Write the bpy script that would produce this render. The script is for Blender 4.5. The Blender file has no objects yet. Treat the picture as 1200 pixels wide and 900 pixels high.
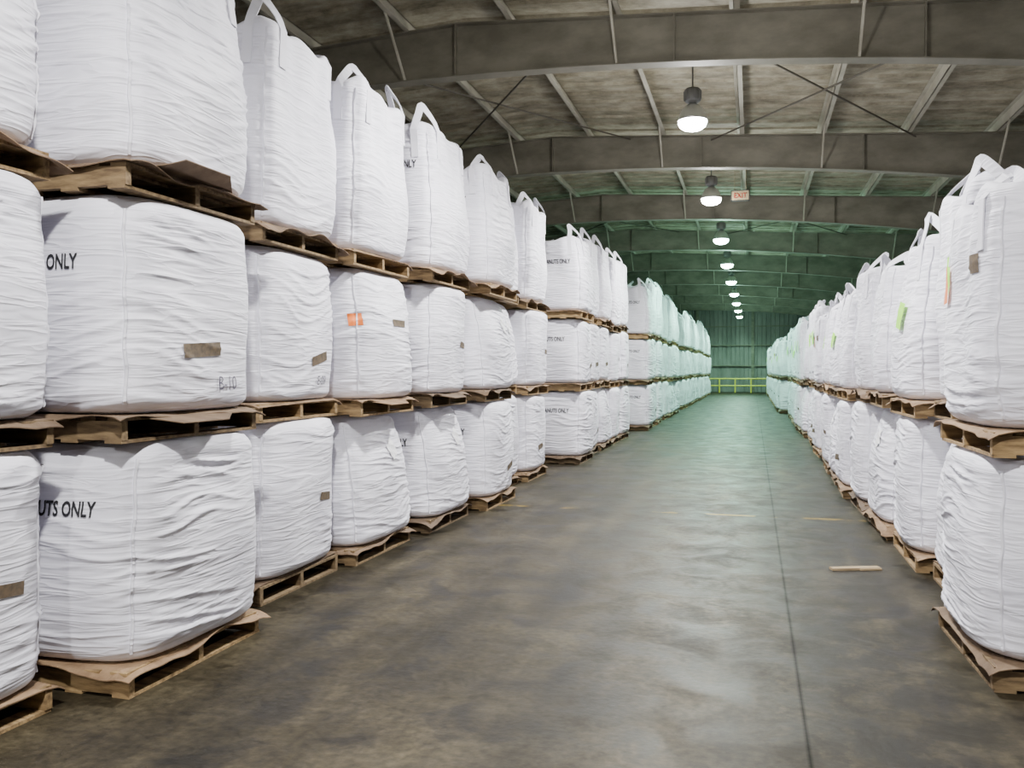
import bpy, bmesh, math, random
from mathutils import Vector, noise, Matrix
random.seed(7)
scene = bpy.context.scene
COL = scene.collection

# ---------------------------------------------------------------- materials
def new_mat(name):
    m = bpy.data.materials.new(name); m.use_nodes = True
    nt = m.node_tree
    b = nt.nodes['Principled BSDF']
    return m, nt, b
def N(nt, typ, **kw):
    n = nt.nodes.new(typ)
    for k, v in kw.items():
        if k.startswith('i_'):
            key = k[2:]
            n.inputs[int(key) if key.isdigit() else key].default_value = v
        else: setattr(n, k, v)
    return n
def ramp(nt, stops):
    r = nt.nodes.new('ShaderNodeValToRGB')
    e = r.color_ramp.elements
    while len(e) < len(stops): e.new(0.5)
    for el, (p, c) in zip(e, stops):
        el.position = p; el.color = (c[0], c[1], c[2], 1)
    return r
def simple(name, col, rough=0.6, metal=0.0, emit=None, es=0):
    m, nt, b = new_mat(name)
    b.inputs['Base Color'].default_value = (*col, 1)
    b.inputs['Roughness'].default_value = rough
    b.inputs['Metallic'].default_value = metal
    if emit:
        b.inputs['Emission Color'].default_value = (*emit, 1)
        b.inputs['Emission Strength'].default_value = es
    return m
def mottled(name, c1, c2, scale=3, rough=0.7, stretch=(1,1,1), bump=0.0, lo=0.35, hi=0.65, metal=0, perobj=False):
    m, nt, b = new_mat(name)
    tc = N(nt, 'ShaderNodeTexCoord')
    mp = N(nt, 'ShaderNodeMapping'); mp.inputs['Scale'].default_value = stretch
    nt.links.new(tc.outputs['Object'], mp.inputs[0])
    no = N(nt, 'ShaderNodeTexNoise', i_Scale=scale, i_Detail=6.0, i_Roughness=0.6)
    nt.links.new(mp.outputs[0], no.inputs['Vector'])
    r = ramp(nt, [(lo, c1), (hi, c2)])
    nt.links.new(no.outputs[0], r.inputs[0])
    if perobj:
        oi = N(nt, 'ShaderNodeObjectInfo')
        r2 = ramp(nt, [(0, (0.45, 0.45, 0.47)), (1, (1.2, 1.15, 1.05))]); nt.links.new(oi.outputs['Random'], r2.inputs[0])
        mx = N(nt, 'ShaderNodeMix', data_type='RGBA', blend_type='MULTIPLY'); mx.inputs[0].default_value = 1
        nt.links.new(r.outputs[0], mx.inputs[6]); nt.links.new(r2.outputs[0], mx.inputs[7]); nt.links.new(mx.outputs[2], b.inputs['Base Color'])
    else:
        nt.links.new(r.outputs[0], b.inputs['Base Color'])
    b.inputs['Roughness'].default_value = rough
    b.inputs['Metallic'].default_value = metal
    if bump:
        bp = N(nt, 'ShaderNodeBump', i_Strength=bump, i_Distance=0.02)
        nt.links.new(no.outputs[0], bp.inputs['Height']); nt.links.new(bp.outputs[0], b.inputs['Normal'])
    return m

def fabric_mat():
    m, nt, b = new_mat('woven_polypropylene')
    tc = N(nt, 'ShaderNodeTexCoord')
    oi = N(nt, 'ShaderNodeObjectInfo')
    add = N(nt, 'ShaderNodeVectorMath', operation='ADD')
    mul = N(nt, 'ShaderNodeMath', operation='MULTIPLY', i_1=17.0)
    nt.links.new(oi.outputs['Random'], mul.inputs[0])
    nt.links.new(tc.outputs['Object'], add.inputs[0]); nt.links.new(mul.outputs[0], add.inputs[1])
    mp = N(nt, 'ShaderNodeMapping'); mp.inputs['Scale'].default_value = (2.0, 2.0, 19.0)
    nt.links.new(add.outputs[0], mp.inputs[0])
    n1 = N(nt, 'ShaderNodeTexNoise', i_Scale=1.0, i_Detail=2.0, i_Roughness=0.5, i_Distortion=0.5)
    nt.links.new(mp.outputs[0], n1.inputs['Vector'])
    s = N(nt, 'ShaderNodeMath', operation='SUBTRACT', i_1=0.5); nt.links.new(n1.outputs[0], s.inputs[0])
    a = N(nt, 'ShaderNodeMath', operation='ABSOLUTE'); nt.links.new(s.outputs[0], a.inputs[0])
    p = N(nt, 'ShaderNodeMath', operation='MULTIPLY', i_1=6.0); nt.links.new(a.outputs[0], p.inputs[0])
    p.use_clamp = True
    sq = N(nt, 'ShaderNodeMath', operation='POWER', i_1=0.8); nt.links.new(p.outputs[0], sq.inputs[0])
    bp = N(nt, 'ShaderNodeBump', i_Strength=0.38, i_Distance=0.012); bp.invert = True
    nt.links.new(sq.outputs[0], bp.inputs['Height'])
    nt.links.new(bp.outputs[0], b.inputs['Normal'])
    n2 = N(nt, 'ShaderNodeTexNoise', i_Scale=2.2, i_Detail=4.0)
    nt.links.new(add.outputs[0], n2.inputs['Vector'])
    r = ramp(nt, [(0.3, (0.66, 0.655, 0.73)), (0.62, (0.81, 0.805, 0.88))])
    nt.links.new(n2.outputs[0], r.inputs[0]); nt.links.new(r.outputs[0], b.inputs['Base Color'])
    b.inputs['Roughness'].default_value = 0.55
    b.inputs['Specular IOR Level'].default_value = 0.25
    return m
M_FAB = fabric_mat()
M_SEAM = simple('seam_webbing', (0.72, 0.715, 0.78), 0.7)
M_INK = simple('black_stencil_ink', (0.015, 0.015, 0.018), 0.6)
M_PEN = simple('grey_marker', (0.10, 0.09, 0.13), 0.7)
M_TAG = mottled('brown_tag', (0.06, 0.042, 0.025), (0.13, 0.09, 0.05), 30)
M_ORANGE = simple('orange_label', (0.85, 0.20, 0.03), 0.5)
M_GREEN = simple('lime_label', (0.36, 0.85, 0.04), 0.5)
M_WHITE = simple('white_paper', (0.85, 0.85, 0.87), 0.5)
M_WOOD = mottled('pallet_wood', (0.12, 0.076, 0.036), (0.36, 0.25, 0.125), 5, 0.85, (1, 6, 6), 0.2, perobj=True)
M_CARD = mottled('cardboard', (0.14, 0.088, 0.05), (0.28, 0.19, 0.115), 6, 0.85, perobj=True)
M_SCRAP = mottled('pale_wood', (0.28, 0.20, 0.11), (0.38, 0.29, 0.17), 5, 0.85, (1, 6, 6), 0.2)

# ---------------------------------------------------------------- bulk bags
def se_r(phi, n):
    return 1.0 / (abs(math.cos(phi))**n + abs(math.sin(phi))**n)**(1.0/n)

class Bag:
    def __init__(self, seed, H, top, lean=(0, 0), text=True, wr=1.0, base=0.0):
        self.seed, self.H, self.top, self.lean, self.wr, self.base = seed, H, top, lean, wr, base
        self.off = Vector((seed*13.7, seed*7.3, seed*3.1))
        self.tz = None
    def A(self, z):
        t = z/self.H
        if not self.top:
            return 0.582 + 0.032*math.sin(math.pi*min(1, max(0, t))) + self.base*(0.5-t)
        a = 0.585 + 0.018*math.sin(math.pi*min(1, t*1.5)) if t < 0.66 else 0.585
        if t > 0.4: a -= 0.05*((t-0.4)/0.6)**1.6
        return a
    def nexp(self, z):
        t = z/self.H
        return (4.2+2.2*t) if self.top else (5.0 - 0.8*math.sin(math.pi*t))
    def disp(self, x, y, z):
        o = self.off
        t = z/self.H
        big = noise.noise(Vector((x*1.8, y*1.8, z*2.0))+o)*0.032
        warp = noise.noise(Vector((x*1.6, y*1.6, z*2.4))+o*2)*1.7
        u = min(abs(x), abs(y))/0.6
        sag = -0.06*(1-u*u)*(0.5+t)
        zz = z-sag
        f1 = noise.noise(Vector((x*1.1, y*1.1, zz*11+warp))+o)
        f2 = noise.noise(Vector((x*2.4, y*2.4, zz*23+warp*1.7))-o)
        amp = 0.50+1.2*noise.noise(Vector((x*1.5, y*1.5, z*1.8))+o*3)
        amp = max(0.08, amp)*self.wr
        if not self.top: amp *= 0.85+0.6*abs(2*t-1)**2
        if self.tz is not None and y < -0.4:       # ink stiffens the cloth where it is printed
            amp *= 1-0.75*math.exp(-((z-self.tz-0.035)/0.10)**2)
        w1 = (1-min(1, abs(f1)*2.2))**2.6
        w2 = (1-min(1, abs(f2)*2.4))**2.2
        d = big + amp*(0.017*w1 + 0.007*w2)
        if self.top and t > 0.4:
            k = (t-0.4)/0.6
            g = noise.noise(Vector((x*6, y*6, z*1.0))+o*5)
            d += 0.045*k*g
        c = abs(abs(x)-abs(y))/max(abs(x)+abs(y), 1e-4)
        cz = noise.noise(Vector((3, z*14, 2))+o)
        d += -math.exp(-(c/0.055)**2)*(0.018+0.012*cz)
        return d
    def final(self, x, y, z, nx, ny, d, dz=0):
        f = z/self.H
        return Vector((x+nx*d+self.lean[0]*f*f, y+ny*d+self.lean[1]*f*f, z+dz))
    def ring(self, phi, r, z, wall=True):
        n = self.nexp(z)
        a = r
        rr = a*se_r(phi, n)
        x, y = rr*math.cos(phi), rr*math.sin(phi)
        nx = math.copysign(abs(x/a)**(n-1), x); ny = math.copysign(abs(y/a)**(n-1), y)
        l = math.hypot(nx, ny) or 1
        return x, y, nx/l, ny/l
    def face_pt(self, k, u, z, off):
        a, n = self.A(z), self.nexp(z)
        yy = a*max(0.0, 1-abs(u/a)**n)**(1/n)
        pts = [(u, -yy), (yy, u), (-u, yy), (-yy, -u)]
        x, y = pts[k % 4]
        nx = math.copysign(abs(x/a)**(n-1), x); ny = math.copysign(abs(y/a)**(n-1), y)
        l = math.hypot(nx, ny) or 1
        d = self.disp(x, y, z)+off
        return self.final(x, y, z, nx/l, ny/l, d)
    def build(self, name, text=None, tags=()):
        H = self.H
        if text: self.tz = text[2]
        NA = 176
        prof = []
        rb, rt = 0.08, (0.06 if self.top else 0.12)
        for i in range(5): prof.append(((self.A(rb)-rb)*i/5*1.0, 0.0, 0.0))
        for i in range(8):
            q = i/7*math.pi/2
            prof.append((self.A(rb)-rb+rb*math.sin(q), rb-rb*math.cos(q), 0.2+0.8*i/7))
        ns = 104
        for i in range(1, ns):
            z = rb+(H-rb-rt)*i/ns
            prof.append((self.A(z), z, 1.0))
        for i in range(8):
            q = i/7*math.pi/2
            prof.append((self.A(H-rt)-rt+rt*math.cos(q), H-rt+rt*math.sin(q), 1-0.5*i/7))
        last = self.A(H-rt)-rt
        for i in range(1, 9): prof.append((last*(1-i/9), H, 0.5*(1-i/9)))
        bm = bmesh.new()
        rings = []
        for (r, z, w) in prof:
            if r < 1e-5:
                rings.append(bm.verts.new((0, 0, z))); continue
            L = []
            for j in range(NA):
                phi = 2*math.pi*(j+0.5)/NA
                x, y, nx, ny = self.ring(phi, r, z)
                d = self.disp(x, y, z)*w if w > 0 else 0
                dz = 0
                if z >= H-rt*0.98:
                    if self.top:
                        cness = max(0, (abs(x*y)/(0.52*0.52)))
                        dz = 0.12*min(1.1, cness)**1.5 + 0.08*noise.noise(Vector((x*4, y*4, 1))+self.off) - 0.02
                        dz *= min(1, (z-(H-rt))/rt+0.0)
                L.append(bm.verts.new(self.final(x, y, z, nx, ny, d, dz)))
            rings.append(L)
        for a, b in zip(rings[:-1], rings[1:]):
            if isinstance(a, list) and isinstance(b, list):
                for j in range(NA):
                    k = (j+1) % NA
                    bm.faces.new((a[j], a[k], b[k], b[j]))
            elif isinstance(b, list):
                for j in range(NA): bm.faces.new((a, b[(j+1) % NA], b[j]))
        c = bm.verts.new(self.final(0, 0, H, 0, 0, 0))
        R = rings[-1]
        for j in range(NA): bm.faces.new((R[j], R[(j+1) % NA], c))
        for f in bm.faces: f.smooth = True; f.material_index = 0
        for ci in range(4):
            phi0 = math.pi/4+ci*math.pi/2
            prev = None
            n = 110
            for i in range(n+1):
                z = rb*0.6+(H-rb*0.6-rt*0.7)*i/n
                row = []
                for dphi, off in ((-0.014, -0.002), (-0.008, 0.012), (0.008, 0.012), (0.014, -0.002)):
                    x, y, nx, ny = self.ring(phi0+dphi+0.006*math.sin(z*23+ci), self.A(z), z)
                    row.append(bm.verts.new(self.final(x, y, z, nx, ny, self.disp(x, y, z)+off)))
                if prev:
                    for q in range(3):
                        f = bm.faces.new((prev[q], prev[q+1], row[q+1], row[q])); f.material_index = 1; f.smooth = False
                prev = row
        if self.top:
            rnd = random.Random(self.seed*11)
            for ci in range(4):
                phi0 = math.pi/4+ci*math.pi/2
                a0, a1 = phi0-0.20, phi0+0.20
                def anchor(a, z):
                    x, y, nx, ny = self.ring(a, self.A(min(z, H-rt)), min(z, H-rt))
                    return self.final(x, y, z, nx, ny, self.disp(x, y, z)+0.004), Vector((nx, ny, 0))
                hgt = rnd.choice((0.05, 0.10, 0.14, 0.20))+rnd.uniform(0, .03)
                cx, cy = math.cos(phi0), math.sin(phi0)
                lean = Vector((-cx*rnd.uniform(0.0, 0.2)+rnd.uniform(-.1, .1), -cy*rnd.uniform(0.0, 0.2)+rnd.uniform(-.1, .1), 0))
                pts = []
                for zz in (H-0.30, H-0.15, H-0.03):
                    pts.append(anchor(a0, zz))
                p0, n0 = anchor(a0, H-0.03); p1, n1 = anchor(a1, H-0.03)
                mid = (p0+p1)/2
                for s in range(1, 14):
                    t = s/14
                    e = math.sin(math.pi*t)**0.7
                    side = (p0*(1-t)+p1*t)
                    side = side.lerp(mid, 0.6*math.sin(math.pi*t))
                    pts.append((side+Vector((0, 0, 0.05+hgt))*e+lean*e*e, (n0*(1-t)+n1*t).normalized()))
                for zz in (H-0.03, H-0.15, H-0.30):
                    pts.append(anchor(a1, zz))
                prev = None
                for i, (p, nn) in enumerate(pts):
                    tg = (pts[min(i+1, len(pts)-1)][0]-pts[max(i-1, 0)][0]).normalized()
                    wd = tg.cross(nn)
                    if wd.length < 1e-3: wd = Vector((1, 0, 0))
                    wd.normalize(); th = nn*0.004
                    hw = 0.036
                    q = [bm.verts.new(p+wd*hw+th), bm.verts.new(p-wd*hw+th), bm.verts.new(p-wd*hw-th), bm.verts.new(p+wd*hw-th)]
                    if prev:
                        for s in range(4):
                            f = bm.faces.new((prev[s], prev[(s+1) % 4], q[(s+1) % 4], q[s])); f.material_index = 1; f.smooth = False
                    prev = q
        def stamp(txt, size, sx, k, uc, zc, mi, off=0.005, rot=0):
            cu = bpy.data.curves.new('t', 'FONT'); cu.body = txt; cu.size = size; cu.align_x = 'CENTER'
            cu.resolution_u = 3; cu.offset = size*0.024 if mi == 2 else 0
            ob = bpy.data.objects.new('t', cu); COL.objects.link(ob)
            bpy.context.view_layer.update()
            me = bpy.data.meshes.new_from_object(ob)
            tb = bmesh.new(); tb.from_mesh(me)
            bmesh.ops.triangulate(tb, faces=tb.faces)
            for _ in range(2):
                es = [e for e in tb.edges if e.calc_length() > 0.016]
                if es: bmesh.ops.subdivide_edges(tb, edges=es, cuts=1)
            cr, sr = math.cos(rot), math.sin(rot)
            tb.verts.ensure_lookup_table(); tb.verts.index_update()
            nv = []
            for v in tb.verts:
                X, Y = v.co.x*sx, v.co.y
                X, Y = X*cr-Y*sr, X*sr+Y*cr
                nv.append(bm.verts.new(self.face_pt(k, uc+X, zc+Y, off)))
            for f in tb.faces:
                try:
                    g = bm.faces.new([nv[v.index] for v in f.verts]); g.material_index = mi
                except ValueError: pass
            tb.free(); bpy.data.objects.remove(ob); bpy.data.meshes.remove(me)
        def patch(k, uc, zc, w, h, mi, rot=0, off=0.006):
            nu, nz = 14, 6
            g = []
            cr, sr = math.cos(rot), math.sin(rot)
            for i in range(nz+1):
                row = []
                for j in range(nu+1):
                    X, Y = (j/nu-.5)*w, (i/nz-.5)*h
                    X, Y = X*cr-Y*sr, X*sr+Y*cr
                    row.append(bm.verts.new(self.face_pt(k, uc+X, zc+Y, off)))
                g.append(row)
            for i in range(nz):
                for j in range(nu):
                    f = bm.faces.new((g[i][j], g[i][j+1], g[i+1][j+1], g[i+1][j])); f.material_index = mi; f.smooth = True
        if text:
            stamp(text[0], 0.105, 0.64, 0, text[1], text[2], 2)
        for tg in tags:
            if tg[0] == 'patch': patch(*tg[1:])
            else: stamp(*tg[1:])
        me = bpy.data.meshes.new(name)
        bmesh.ops.recalc_face_normals(bm, faces=[f for f in bm.faces if f.material_index == 0])
        bm.to_mesh(me); bm.free()
        for m in (M_FAB, M_SEAM, M_INK, M_PEN, M_TAG, M_ORANGE, M_GREEN, M_WHITE): me.materials.append(m)
        return me

TXT = 'FOR PEANUTS ONLY'
HB = 1.105
low = [
    Bag(1, HB, False, (0.0, 0.0)).build('bag_a', (TXT, 0.0, 0.72), [('patch', 1, -0.04, 0.33, 0.34, 0.075, 4, 0.06), ('txt', 'B-10', 0.11, 0.9, 1, 0.20, 0.11, 3, 0.008)]),
    Bag(2, HB, False, (0.03, 0.02), base=0.02).build('bag_b', (TXT, 0.03, 0.74), []),
    Bag(3, HB, False, (-0.03, 0.02), wr=.8).build('bag_c', (TXT, -0.02, 0.72), [('patch', 1, 0.15, 0.31, 0.26, 0.07, 4, 0.2), ('txt', 'E-09', 0.10, 0.9, 1, 0.20, 0.11, 3, .008)]),
    Bag(4, HB, False, (-0.06, 0.01), base=0.03).build('bag_d', (TXT, 0.0, 0.80), [('patch', 1, 0.12, 0.66, 0.28, 0.06, 4, 0.0), ('patch', 0, 0.50, 0.66, 0.09, 0.10, 5, 0.1)]),
    Bag(5, HB, False, (-0.09, -0.03), base=0.06).build('bag_e', (TXT, 0.04, 0.72), [('patch', 1, 0.1, 0.78, 0.14, 0.16, 7, 0.5, 0.012)]),
    Bag(6, HB, False, (0.02, 0.03), wr=1.15).build('bag_f', (TXT, -0.04, 0.76), [('patch', 1, 0.25, 0.5, 0.2, 0.06, 4, -0.1)]),
]
HT = 1.36
top = [
    Bag(11, HT+0.04, True, (0.02, 0.05), wr=.8).build('bag_g', None, []),
    Bag(12, HT, True, (0.05, -0.03), wr=.6).build('bag_h', None, []),
    Bag(13, HT-0.04, True, (-0.05, 0.03), wr=1.0).build('bag_i', (TXT, -0.03, 0.92), []),
    Bag(14, HT-0.12, True, (-0.04, 0.0), wr=.7).build('bag_j', (TXT, 0.05, 0.80), []),
    Bag(15, HT+0.02, True, (0.0, -0.05), wr=.6).build('bag_k', (TXT, 0.06, 0.98), []),
]
HR = 1.27
rtop = [
    Bag(21, 1.22, True, (0.02, 0.0), wr=.75).build('bag_l', None, [('patch', 1, 0.30, 0.86, 0.12, 0.10, 4, 0.0), ('patch', 1, -0.32, 0.80, 0.10, 0.22, 5, 0.1, 0.02)]),
    Bag(22, HR+0.16, True, (0.04, 0.03), wr=.5).build('bag_m', None, [('patch', 1, 0.24, 0.88, 0.26, 0.28, 6, 0.15, 0.03), ('txt', 'DV-AAV', 0.09, 0.9, 1, 0.05, 0.16, 3)]),
    Bag(23, HR, True, (-0.04, 0.02), wr=.6).build('bag_n', None, [('patch', 1, 0.1, 0.7, 0.16, 0.22, 6, -0.2, 0.03)]),
    Bag(24, HR+0.05, True, (0.03, -0.03), wr=.7).build('bag_o', None, []),
    Bag(25, HR-0.04, True, (-0.02, 0.04), wr=.5).build('bag_p', None, []),
]

# ---------------------------------------------------------------- pallets
def add_box(bm, x0, x1, y0, y1, z0, z1, mi=0):
    vs = [bm.verts.new((x, y, z)) for x in (x0, x1) for y in (y0, y1) for z in (z0, z1)]
    for idx in ((0, 1, 3, 2), (4, 6, 7, 5), (0, 4, 5, 1), (2, 3, 7, 6), (0, 2, 6, 4), (1, 5, 7, 3)):
        f = bm.faces.new([vs[i] for i in idx]); f.material_index = mi
def pallet_mesh(seed, curl=None):
    r = random.Random(seed)
    bm = bmesh.new()
    L, W = 0.60, 0.57
    for y in (-W+0.02, 0, W-0.02):
        add_box(bm, -L, L, y-0.02, y+0.02, 0.016, 0.110)
    nb = 8
    for i in range(nb):
        x = -L+0.05+(2*L-0.10)*i/(nb-1)+r.uniform(-.008, .008)
        hw = 0.045+r.uniform(-.006, .012)
        e = r.uniform(-.015, .012)
        x0, x1 = max(-L, x-hw), min(L, x+hw)
        add_box(bm, x0, x1, -W+e, W+e, 0.110, 0.127)
    for i in range(5):
        x = -L+0.05+(2*L-0.10)*i/4+r.uniform(-.01, .01)
        add_box(bm, max(-L, x-.05), min(L, x+.05), -W, W+r.uniform(-.01, .01), 0.0, 0.016)
    n = 30
    g = []
    S = 0.625+r.uniform(-.015, .02)
    ox, oy = r.uniform(-.01, .04), r.uniform(-.03, .03)
    droop = [r.uniform(-.05, .12) for _ in range(4)]
    for lay in (0, 1):
        gg = []
        for i in range(n+1):
            row = []
            for j in range(n+1):
                u, v = -1+2*i/n, -1+2*j/n
                e = 1+0.02*noise.noise(Vector((u*5, v*5, seed)))*max(abs(u), abs(v))
                x, y = u*S*e+ox, v*S*e+oy
                ex = max(0, abs(x)-0.57)+max(0, abs(y)-0.555)
                ci = (0 if u < 0 else 1)+(0 if v < 0 else 2)
                cn = max(0, abs(u)+abs(v)-1.45)
                z = 0.131+lay*0.005-ex*0.25-cn*droop[ci]*0.6 + ex*1.0*noise.noise(Vector((x*3, y*3, seed)))
                if abs(x) < .585 and abs(y) < .57: z = min(max(z, 0.1285+lay*.005), .131+lay*.005)
                row.append(bm.verts.new((x, y, z)))
            gg.append(row)
        g.append(gg)
    for i in range(n):
        for j in range(n):
            f = bm.faces.new((g[1][i][j], g[1][i+1][j], g[1][i+1][j+1], g[1][i][j+1])); f.material_index = 1
            f = bm.faces.new((g[0][i][j], g[0][i][j+1], g[0][i+1][j+1], g[0][i+1][j])); f.material_index = 1
    for i in range(n):
        for (a, b) in (((i, 0), (i+1, 0)), ((i+1, n), (i, n)), ((0, i+1), (0, i)), ((n, i), (n, i+1))):
            f = bm.faces.new((g[0][a[0]][a[1]], g[0][b[0]][b[1]], g[1][b[0]][b[1]], g[1][a[0]][a[1]])); f.material_index = 1
    if curl:
        prev = None
        m = 14
        for i in range(m+1):
            t = i/m
            x = 0.50+0.26*t
            z = 0.128+curl*(t**2)*0.10 - 0.02*t
            hw = 0.50-0.18*t
            row = [bm.verts.new((x, yy, z+lz)) for lz in (0, .005) for yy in (-hw, hw-.25*t)]
            if prev:
                for (a, b) in ((0, 1), (3, 2), (1, 3), (2, 0)):
                    f = bm.faces.new((prev[a], prev[b], row[b], row[a])); f.material_index = 1
            prev = row
        f = bm.faces.new((prev[0], prev[1], prev[3], prev[2])); f.material_index = 1
    me = bpy.data.meshes.new('pallet'); bm.to_mesh(me); bm.free()
    me.materials.append(M_WOOD); me.materials.append(M_CARD)
    return me
pallets = [pallet_mesh(s) for s in (1, 2, 3, 4, 5)]
pallet_curl = pallet_mesh(9, 0.7)
pallet_flat = pallet_mesh(10, -0.2)
PZ = 0.138

def put(name, me, loc, rz=0.0):
    o = bpy.data.objects.new(name, me); COL.objects.link(o)
    o.location = loc; o.rotation_euler = (0, 0, rz); return o

rn = random.Random(5)
LOWR = (0, 1, 1, 2, 4, 5, 5)
def column(xc, yc, tiers, side, seq=None, tops=None, tseq=None, zs=None, pal=None):
    z = 0
    for t in range(tiers):
        jx, jy = (rn.uniform(-.035, .035), rn.uniform(-.015, .015)) if t else (0, 0)
        rz = rn.uniform(-.03, .03)
        base = 0 if side < 0 else math.pi
        pm = pallets[rn.randrange(5)]; flip = math.pi if rn.random() < .5 else 0
        if pal and pal[t]: pm = pal[t]; flip = 0
        put('wooden_pallet', pm, (xc+jx, yc+jy, z), rz+flip)
        if t == tiers-1:
            me = tops[tseq if tseq is not None else rn.randrange(len(tops))]
            s = 1.0 if tseq is not None else rn.uniform(.95, 1.03)
        else:
            me = low[seq[t] if seq else rn.choice(LOWR)]
            s = zs[t] if zs else rn.uniform(.965, 1.02)
        bx = 0.035 if side < 0 else -0.02
        o = put('bulk_bag', me, (xc+jx+bx, yc+jy+0.035, z+PZ), base+rz+rn.uniform(-.015, .015))
        o.scale = (1, 1, s)
        z += PZ+HB*s

P0, PC, PF = None, pallet_curl, pallet_flat
left = [(0.9, -3.15, None, 0, None, None), (2.18, -3.17, (5, 1), 2, (1, 1), None), (3.52, -2.90, (1, 0), 2, (1, 1.0), (P0, PF, PC)),
        (5.15, -3.19, (5, 2), 0, (1, .99), None), (6.45, -3.10, (4, 3), 1, (.98, 1.0), (P0, PF, P0)),
        (7.95, -3.02, (4, 5), 4, (.99, 1), (P0, PF, P0)), (9.40, -2.88, (2, 4), 2, (1, .98), None), (10.72, -3.2, None, 3, None, None),
        (12.0, -3.08, (0, 5), 1, (1, 1), None), (14.5, -2.80, (1, 2), 3, (1, 1), None)]
y = 15.8
while y < 19.9: left.append((y, -2.92+rn.uniform(-.06, .06), None, None, None, None)); y += 1.3
left.append((23.1, -2.65, (1, 1), 3, None, None)); y = 24.4
while y < 33: left.append((y, -2.72+rn.uniform(-.05, .05), None, None, None, None)); y += 1.3
y = 36.0
while y < 57: left.append((y, -2.68+rn.uniform(-.05, .05), None, None, None, None)); y += 1.3
for (ys, xe, sq, ts, zs, pal) in left:
    column(xe-0.61, ys+0.61, 3, -1, sq, top, ts, zs, pal)
    column(-2.85-0.61-1.36-(0.25 if ys < 14 else 0), ys+0.61, 3, -1, None, top, None)

right = [(4.76, 1.13, (1,), 0, (.93,)), (6.12, 1.34, (4,), 1, (1,)), (7.42, 1.24, (1,), 2, (.98,)), (8.80, 1.20, (4,), 4, (1,)), (10.15, 1.16, (1,), 3, (1,))]
y = 11.5
while y < 31: right.append((y, 1.16+rn.uniform(-.06, .06), None, None, None)); y += 1.32 if abs(y-19.42) > 1 else 2.2
y = 33.5
while y < 58: right.append((y, 0.92+rn.uniform(-.05, .05), None, None, None)); y += 1.32
for (ys, xe, sq, ts, zs) in right:
    column(xe+0.61, ys+0.61, 2, 1, sq, rtop, ts, zs)
    column(1.2+0.61+1.38, ys+0.61, 2, 1, None, rtop, None)

# ---------------------------------------------------------------- room shell
XL, XR, YB, YF = -17.0, 9.0, -7.0, 66.5
RX = -4.0
def zr(x): return 6.42-0.060*abs(x-RX)
def zb(x): return 5.68-0.0088*(x-RX)**2
def obj_bm(name, bm, mats, smooth=False):
    me = bpy.data.meshes.new(name); bm.to_mesh(me); bm.free()
    for m in mats: me.materials.append(m)
    if smooth:
        for p in me.polygons: p.use_smooth = True
    o = bpy.data.objects.new(name, me); COL.objects.link(o); return o

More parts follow.
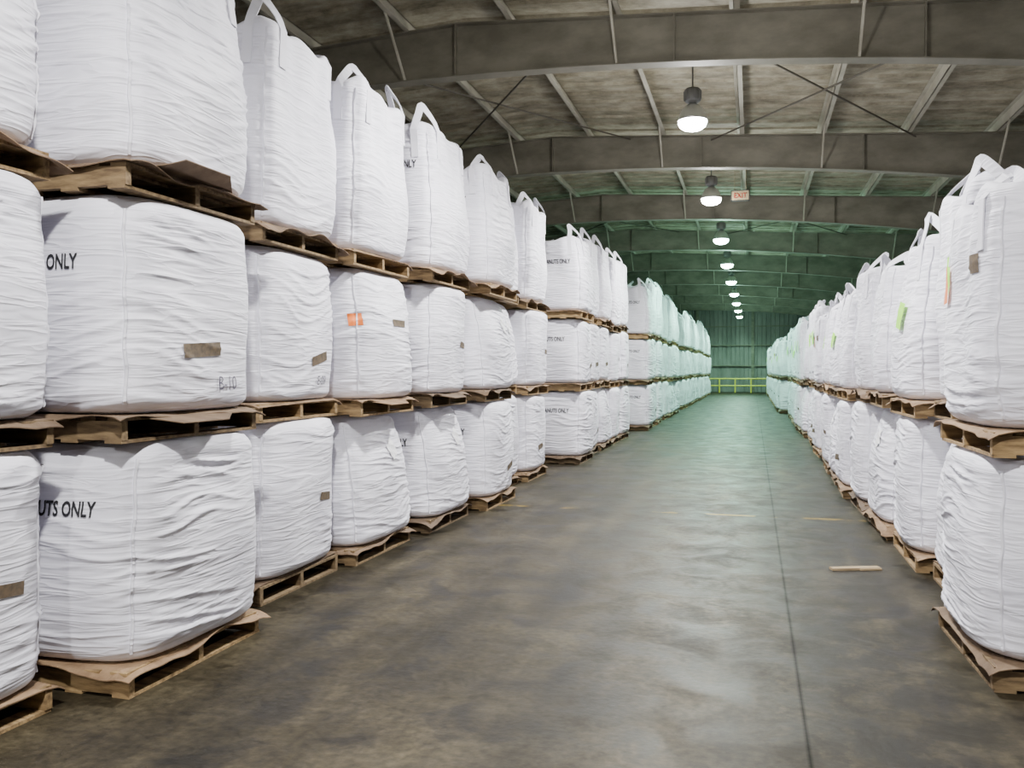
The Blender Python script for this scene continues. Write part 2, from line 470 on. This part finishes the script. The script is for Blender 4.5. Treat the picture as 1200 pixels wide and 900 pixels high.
def floor_mat():
    m, nt, b = new_mat('stained_concrete')
    L = nt.links.new
    tc = N(nt, 'ShaderNodeTexCoord'); sep = N(nt, 'ShaderNodeSeparateXYZ'); L(tc.outputs['Object'], sep.inputs[0])
    def mulc(a, bb):
        mx = N(nt, 'ShaderNodeMix', data_type='RGBA', blend_type='MULTIPLY'); mx.inputs[0].default_value = 1
        L(a, mx.inputs[6]); L(bb, mx.inputs[7]); return mx.outputs[2]
    n1 = N(nt, 'ShaderNodeTexNoise', i_Scale=1.1, i_Detail=10.0, i_Roughness=0.72); L(tc.outputs['Object'], n1.inputs['Vector'])
    r1 = ramp(nt, [(0.36, (0.015, 0.012, 0.007)), (0.5, (0.033, 0.0265, 0.0155)), (0.64, (0.062, 0.051, 0.031))]); L(n1.outputs[0], r1.inputs[0])
    mp = N(nt, 'ShaderNodeMapping'); mp.inputs['Scale'].default_value = (3.0, 0.22, 1); L(tc.outputs['Object'], mp.inputs[0])
    n2 = N(nt, 'ShaderNodeTexNoise', i_Scale=1.0, i_Detail=6.0); L(mp.outputs[0], n2.inputs['Vector'])
    r2 = ramp(nt, [(0.36, (0.55, 0.55, 0.55)), (0.64, (1.35, 1.35, 1.35))]); L(n2.outputs[0], r2.inputs[0])
    c = mulc(r1.outputs[0], r2.outputs[0])
    n3 = N(nt, 'ShaderNodeTexNoise', i_Scale=22.0, i_Detail=5.0); L(tc.outputs['Object'], n3.inputs['Vector'])
    r3 = ramp(nt, [(0.3, (0.6, 0.6, 0.6)), (0.7, (1.35, 1.35, 1.35))]); L(n3.outputs[0], r3.inputs[0])
    c = mulc(c, r3.outputs[0])
    n4 = N(nt, 'ShaderNodeTexNoise', i_Scale=2.6, i_Detail=8.0, i_Roughness=0.62, i_Distortion=0.6); 
    mp4 = N(nt, 'ShaderNodeMapping'); mp4.inputs['Location'].default_value = (7, 3, 0); L(tc.outputs['Object'], mp4.inputs[0]); L(mp4.outputs[0], n4.inputs['Vector'])
    r4 = ramp(nt, [(0.38, (0.4, 0.4, 0.4)), (0.47, (1, 1, 1))]); L(n4.outputs[0], r4.inputs[0])
    c = mulc(c, r4.outputs[0])
    def band(src, cc, w):
        s = N(nt, 'ShaderNodeMath', operation='SUBTRACT', i_1=cc); L(src, s.inputs[0])
        a = N(nt, 'ShaderNodeMath', operation='ABSOLUTE'); L(s.outputs[0], a.inputs[0])
        mr = N(nt, 'ShaderNodeMapRange'); mr.inputs[1].default_value = 0; mr.inputs[2].default_value = w
        mr.inputs[3].default_value = 1; mr.inputs[4].default_value = 0; L(a.outputs[0], mr.inputs[0]); return mr.outputs[0]
    # dark tyre smears beside the joint
    mpj = N(nt, 'ShaderNodeMapping'); mpj.inputs['Scale'].default_value = (3.2, 2.2, 1); L(tc.outputs['Object'], mpj.inputs[0])
    nj = N(nt, 'ShaderNodeTexNoise', i_Scale=1.0, i_Detail=9.0, i_Roughness=0.75); L(mpj.outputs[0], nj.inputs['Vector'])
    rj = ramp(nt, [(0.44, (0, 0, 0)), (0.53, (1, 1, 1))]); L(nj.outputs[0], rj.inputs[0])
    bs = N(nt, 'ShaderNodeMath', operation='POWER', i_1=0.5); L(band(sep.outputs[0], 0.58, 0.72), bs.inputs[0])
    dm = N(nt, 'ShaderNodeMath', operation='MULTIPLY'); L(bs.outputs[0], dm.inputs[0]); L(rj.outputs[0], dm.inputs[1])
    dm2 = N(nt, 'ShaderNodeMath', operation='MULTIPLY', i_1=0.9); L(dm.outputs[0], dm2.inputs[0])
    mx3 = N(nt, 'ShaderNodeMix', data_type='RGBA'); L(dm2.outputs[0], mx3.inputs[0]); L(c, mx3.inputs[6]); mx3.inputs[7].default_value = (0.007, 0.006, 0.0045, 1)
    bj0 = band(sep.outputs[0], 0.235, 0.016)
    bjp = N(nt, 'ShaderNodeMath', operation='MULTIPLY', i_1=0.85); L(bj0, bjp.inputs[0]); bj = bjp.outputs[0]
    mx4 = N(nt, 'ShaderNodeMix', data_type='RGBA'); L(bj, mx4.inputs[0]); L(mx3.outputs[2], mx4.inputs[6]); mx4.inputs[7].default_value = (0.003, 0.003, 0.002, 1)
    yb = band(sep.outputs[1], 9.9, 0.07)
    yb2 = N(nt, 'ShaderNodeMath', operation='GREATER_THAN', i_1=0.3); L(yb, yb2.inputs[0])
    ny = N(nt, 'ShaderNodeTexNoise', i_Scale=3.2, i_Detail=6.0); L(tc.outputs['Object'], ny.inputs['Vector'])
    ry = ramp(nt, [(0.50, (0, 0, 0)), (0.58, (1, 1, 1))]); L(ny.outputs[0], ry.inputs[0])
    ym = N(nt, 'ShaderNodeMath', operation='MULTIPLY'); L(yb2.outputs[0], ym.inputs[0]); L(ry.outputs[0], ym.inputs[1])
    ym2 = N(nt, 'ShaderNodeMath', operation='MULTIPLY', i_1=0.6); L(ym.outputs[0], ym2.inputs[0])
    mx5 = N(nt, 'ShaderNodeMix', data_type='RGBA'); L(ym2.outputs[0], mx5.inputs[0]); L(mx4.outputs[2], mx5.inputs[6]); mx5.inputs[7].default_value = (0.28, 0.18, 0.012, 1)
    L(mx5.outputs[2], b.inputs['Base Color'])
    rr = ramp(nt, [(0.36, (0.42, 0.42, 0.42)), (0.64, (0.62, 0.62, 0.62))]); L(n4.outputs[0], rr.inputs[0]); L(rr.outputs[0], b.inputs['Roughness'])
    sp = N(nt, 'ShaderNodeMapRange'); sp.inputs[3].default_value = 0.20; sp.inputs[4].default_value = 0.02; L(bj, sp.inputs[0]); L(sp.outputs[0], b.inputs['Specular IOR Level'])
    b.inputs['Specular Tint'].default_value = (1.0, 0.95, 0.80, 1)
    bp = N(nt, 'ShaderNodeBump', i_Strength=0.2, i_Distance=0.01); L(n3.outputs[0], bp.inputs['Height']); L(bp.outputs[0], b.inputs['Normal'])
    return m
bm = bmesh.new(); add_box(bm, XL, XR, YB, YF, -0.15, 0.0)
obj_bm('floor', bm, [floor_mat()])

M_WALL = mottled('painted_sheet_metal', (0.13, 0.13, 0.12), (0.24, 0.235, 0.22), 1.2, 0.55, (1, 1, 0.3))
def ribbed_wall(name, axis, fixed, a0, a1, inward):
    bm = bmesh.new(); prev = None
    x = a0
    pts = []
    while x < a1:
        for (dx, d) in ((0, 0), (0.22, 0), (0.25, 0.035), (0.28, 0.035), (0.31, 0)):
            if x+dx <= a1: pts.append((x+dx, d))
        x += 0.31
    pts.append((a1, 0))
    for (s, d) in pts:
        if axis == 'x':
            h = zr(s)+0.2; row = [bm.verts.new((s, fixed+inward*d, z)) for z in (0, h)]
        else:
            h = zr(fixed)+0.2; row = [bm.verts.new((fixed+inward*d, s, z)) for z in (0, h)]
        if prev: bm.faces.new((prev[0], row[0], row[1], prev[1]))
        prev = row
    return obj_bm(name, bm, [M_WALL])
ribbed_wall('wall_far', 'x', YF, XL, XR, -1)
ribbed_wall('wall_back', 'x', YB, XL, XR, 1)
ribbed_wall('wall_left', 'y', XL, YB, YF, 1)
ribbed_wall('wall_right', 'y', XR, YB, YF, -1)

def ceil_mat():
    m, nt, b = new_mat('stained_insulation_deck')
    L = nt.links.new
    tc = N(nt, 'ShaderNodeTexCoord')
    mp = N(nt, 'ShaderNodeMapping'); mp.inputs['Scale'].default_value = (0.9, 1.5, 1); L(tc.outputs['Object'], mp.inputs[0])
    n1 = N(nt, 'ShaderNodeTexNoise', i_Scale=2.2, i_Detail=10.0, i_Roughness=0.7); L(mp.outputs[0], n1.inputs['Vector'])
    r1 = ramp(nt, [(0.34, (0.14, 0.12, 0.075)), (0.5, (0.28, 0.252, 0.175)), (0.66, (0.42, 0.39, 0.285))]); L(n1.outputs[0], r1.inputs[0])
    L(r1.outputs[0], b.inputs['Base Color']); b.inputs['Roughness'].default_value = 0.7
    return m
bm = bmesh.new()
pts = []
y = YB
while y < YF:
    for (dy, d) in ((0, 0), (.34, 0), (.38, .04), (.46, .04), (.50, 0)):
        if y+dy <= YF: pts.append((y+dy, d))
    y += .5
for (a, b_) in ((XL, RX), (RX, XR)):
    prev = None
    for (yy, d) in pts:
        row = [bm.verts.new((a, yy, zr(a)+.2+d)), bm.verts.new((b_, yy, zr(b_)+.2+d))]
        if prev: bm.faces.new((prev[0], prev[1], row[1], row[0]))
        prev = row
obj_bm('ceiling', bm, [ceil_mat()])

M_STEEL = mottled('primed_steel', (0.14, 0.13, 0.095), (0.23, 0.215, 0.165), 1.5, 0.6, (1, 1, 2))
M_PURL = mottled('purlin_steel', (0.32, 0.30, 0.23), (0.46, 0.44, 0.35), 1.5, 0.6, (1, 1, 2))
FR = [11.6+6.1*k for k in range(-2, 9)]
for fy in FR:
    bm = bmesh.new()
    xs = [XL+0.05+(XR-XL-0.1)*i/52 for i in range(53)]
    hw = 0.11
    def strip(f0, f1, y0, y1):
        prev = None
        for x in xs:
            row = [bm.verts.new((x, y0, f0(x))), bm.verts.new((x, y1, f0(x))), bm.verts.new((x, y1, f1(x))), bm.verts.new((x, y0, f1(x)))]
            if prev:
                for s in range(4): bm.faces.new((prev[s], prev[(s+1) % 4], row[(s+1) % 4], row[s]))
            else: bm.faces.new(row)
            prev = row
        bm.faces.new(prev)
    strip(lambda x: zb(x)+.015, lambda x: zr(x)-.015, fy-.006, fy+.006)
    strip(lambda x: zb(x), lambda x: zb(x)+.016, fy-hw, fy+hw)
    strip(lambda x: zr(x)-.016, lambda x: zr(x), fy-hw, fy+hw)
    for x in (-13, -10, -7, -4, -1, 2, 5):
        add_box(bm, x-.008, x+.008, fy-hw+.01, fy+hw-.01, zb(x)+.01, zr(x)-.01)
    for (xw, s) in ((XL+0.05, 1), (XR-0.05, -1)):
        add_box(bm, min(xw, xw+s*.016), max(xw, xw+s*.016), fy-hw, fy+hw, 0, zr(xw)-.02)
        vs = []
        for yy in (fy-.006, fy+.006):
            vs.append([bm.verts.new(p) for p in ((xw, yy, 0), (xw+s*.35, yy, 0), (xw+s*.7, yy, zb(xw)+.02), (xw, yy, zb(xw)+.02))])
        bm.faces.new(vs[0]); bm.faces.new(vs[1])
        q = [bm.verts.new(p) for p in ((xw+s*.35, fy-hw, 0), (xw+s*.35, fy+hw, 0), (xw+s*.7, fy+hw, zb(xw)+.02), (xw+s*.7, fy-hw, zb(xw)+.02))]
        bm.faces.new(q)
    obj_bm('steel_roof_frame', bm, [M_STEEL])

bm = bmesh.new()
px = [RX+0.75+1.5*k for k in range(-9, 9)]
px = [x for x in px if XL < x < XR]
for x in px:
    z = zr(x)
    add_box(bm, x-.005, x+.005, YB+.05, YF-.05, z, z+.19)
    add_box(bm, x-.005, x+.075, YB+.05, YF-.05, z, z+.012)
    add_box(bm, x-.065, x+.005, YB+.05, YF-.05, z+.178, z+.19)
obj_bm('roof_purlins', bm, [M_PURL])
def rod(bm, a, b, r, seg=8):
    a, b = Vector(a), Vector(b); d = (b-a); 
    rot = d.to_track_quat('Z', 'Y').to_matrix().to_4x4()
    M = Matrix.Translation((a+b)/2) @ rot
    bmesh.ops.create_cone(bm, cap_ends=True, segments=seg, radius1=r, radius2=r, depth=d.length, matrix=M)
bm = bmesh.new()
for fy in FR:
    for x in px[::2]:
        for s in (-1, 1):
            rod(bm, (x, fy+s*.09, zb(x)+.02), (x, fy+s*(zr(x)-zb(x)+.09), zr(x)+.02), .02, 5)
obj_bm('flange_braces', bm, [M_PURL])
bm = bmesh.new()
M_ROD = simple('dark_rod', (0.09, 0.08, 0.06), 0.6, 0.2)
for (k0) in (2, 4, 6):
    y0, y1 = FR[k0]+.05, FR[k0+1]-.05
    for (xa, xb) in ((-6.2, -2.4), (-0.8, 2.9)):
        rod(bm, (xa, y0, zr(xa)-.06), (xb, y1, zr(xb)-.06), .016)
        rod(bm, (xb, y0, zr(xb)-.09), (xa, y1, zr(xa)-.09), .016)
obj_bm('cross_bracing_rods', bm, [M_ROD])

# ---------------------------------------------------------------- lamps
M_HOUS = simple('ballast_housing', (0.16, 0.16, 0.15), 0.5, 0.3)
M_REFL = simple('spun_aluminium', (0.6, 0.62, 0.60), 0.3, 0.7)
def lens(name, c, s): return simple(name, (0.9, 0.95, 0.9), 0.3, 0, c, s)
M_L1 = lens('lamp_lens_white', (1.0, 0.99, 0.95), 70)
M_L2 = lens('lamp_lens_green', (0.72, 1.0, 0.86), 40)
def lathe(bm, prof, seg, mi):
    prev = None
    for (r, z) in prof:
        row = [bm.verts.new((r*math.cos(2*math.pi*j/seg), r*math.sin(2*math.pi*j/seg), z)) for j in range(seg)]
        if prev:
            for j in range(seg):
                f = bm.faces.new((prev[j], prev[(j+1) % seg], row[(j+1) % seg], row[j])); f.material_index = mi; f.smooth = True
        prev = row
def lamp_mesh(lm, top_h):
    bm = bmesh.new()
    lathe(bm, [(0.001, .52), (.10, .52), (.12, .50), (.12, .34), (.10, .32), (.06, .31), (.06, .28), (.001, .28)], 28, 0)
    for j in range(10):
        a = 2*math.pi*j/10
        add_box(bm, math.cos(a)*.125-.008, math.cos(a)*.125+.008, math.sin(a)*.125-.008, math.sin(a)*.125+.008, .35, .49, 0)
    lathe(bm, [(.06, .29), (.10, .27), (.15, .22), (.19, .14), (.215, .07), (.222, .04), (.21, .04), (.185, .13), (.14, .21), (.09, .255), (.05, .28)], 36, 1)
    lathe(bm, [(.212, .06), (.214, .01), (.19, -.045), (.13, -.085), (.05, -.10), (.001, -.102)], 36, 2)
    lathe(bm, [(.012, .52), (.012, top_h)], 8, 0)
    me = bpy.data.meshes.new('lamp'); bm.to_mesh(me); bm.free()
    for m in (M_HOUS, M_REFL, lm): me.materials.append(m)
    return me
LX, LZ = -0.88, 5.28
ly = [13.3+6.1*k for k in range(-3, 9)]
th = zr(LX)+.195-LZ
lm1, lm2 = lamp_mesh(M_L1, th), lamp_mesh(M_L2, th)
for i, yy in enumerate(ly):
    green = yy > 24
    o = put('high_bay_lamp', lm2 if green else lm1, (LX, yy, LZ))
    ld = bpy.data.lights.new('bulb', 'SPOT')
    ld.spot_size = math.radians(165); ld.spot_blend = 0.6
    ld.shadow_soft_size = 0.12
    ld.energy = 1550 if not green else 1350
    ld.color = (0.48, 1.0, 0.73) if green else (1.0, 0.985, 0.96)
    l = bpy.data.objects.new('bulb', ld); COL.objects.link(l); l.parent = o; l.location = (0, 0, -0.16)
    ld2 = bpy.data.lights.new('glow', 'POINT'); ld2.energy = 160; ld2.color = ld.color; ld2.shadow_soft_size = 0.15
    l2 = bpy.data.objects.new('glow', ld2); COL.objects.link(l2); l2.parent = o; l2.location = (0, 0, -0.26)

# exit sign
bm = bmesh.new()
add_box(bm, -.18, .18, -.03, .03, 0, .2, 0)
add_box(bm, -.195, .195, -.035, .035, -.018, 0, 1); add_box(bm, -.195, .195, -.035, .035, .2, .218, 1)
add_box(bm, -.198, -.18, -.035, .035, -.018, .218, 1); add_box(bm, .18, .198, -.035, .035, -.018, .218, 1)
for x in (-.12, .12): rod(bm, (x, 0, .2), (x, 0, zr(-.25)+.19-5.35), .005, 6)
me_sign = obj_bm('exit_sign', bm, [simple('sign_face', (0.22, 0.18, 0.10), .5, 0), simple('sign_frame', (.02, .02, .02), .5)])
me_sign.location = (-.28, 19.9, 5.35)
cu = bpy.data.curves.new('letters', 'FONT'); cu.body = 'EXIT'; cu.size = .16; cu.align_x = 'CENTER'; cu.extrude = .004
cu.materials.append(simple('sign_red', (.22, .008, .005), .5))
to = bpy.data.objects.new('letters', cu); COL.objects.link(to); to.parent = me_sign
to.location = (0, -.035, .045); to.rotation_euler = (math.pi/2, 0, 0); to.scale = (.85, 1, 1)

M_YEL = simple('yellow_paint', (0.75, 0.65, 0.06), .45)
bm = bmesh.new()
for i in range(7): rod(bm, (-3.4+i*1.1, 64.4, 0), (-3.4+i*1.1, 64.4, 1.05), .05, 10)
for z in (.5, 1.0): rod(bm, (-3.45, 64.4, z), (3.25, 64.4, z), .045, 10)
obj_bm('guard_rail', bm, [M_YEL])
bm = bmesh.new()
for z in (1.9, 3.4, 4.8): add_box(bm, XL+.1, XR-.1, YF-.2, YF-.04, z, z+.07)
for x in (-8, -4, 0, 4): add_box(bm, x-.1, x+.1, YF-.22, YF-.04, 0, zr(x))
obj_bm('wall_far_girts', bm, [M_STEEL])

bm = bmesh.new(); add_box(bm, -.2, .2, -.035, .035, 0, .018); add_box(bm, .02, .20, -.05, -.035, 0, .012)
w = obj_bm('wood_scrap', bm, [M_SCRAP]); w.location = (.80, 7.45, 0.001); w.rotation_euler = (0, 0, .35)

wd = bpy.data.worlds.new('world'); scene.world = wd; wd.use_nodes = True
wd.node_tree.nodes['Background'].inputs[0].default_value = (0.5, 0.5, 0.48, 1)
wd.node_tree.nodes['Background'].inputs[1].default_value = 0.02

cam = bpy.data.cameras.new('camera'); cam.sensor_width = 36; cam.lens = 30.6; cam.clip_end = 200
co = bpy.data.objects.new('camera', cam); COL.objects.link(co)
co.location = (0, 0, 1.6)
co.rotation_euler = (math.radians(90-0.9), 0, math.radians(15.45))
scene.camera = co
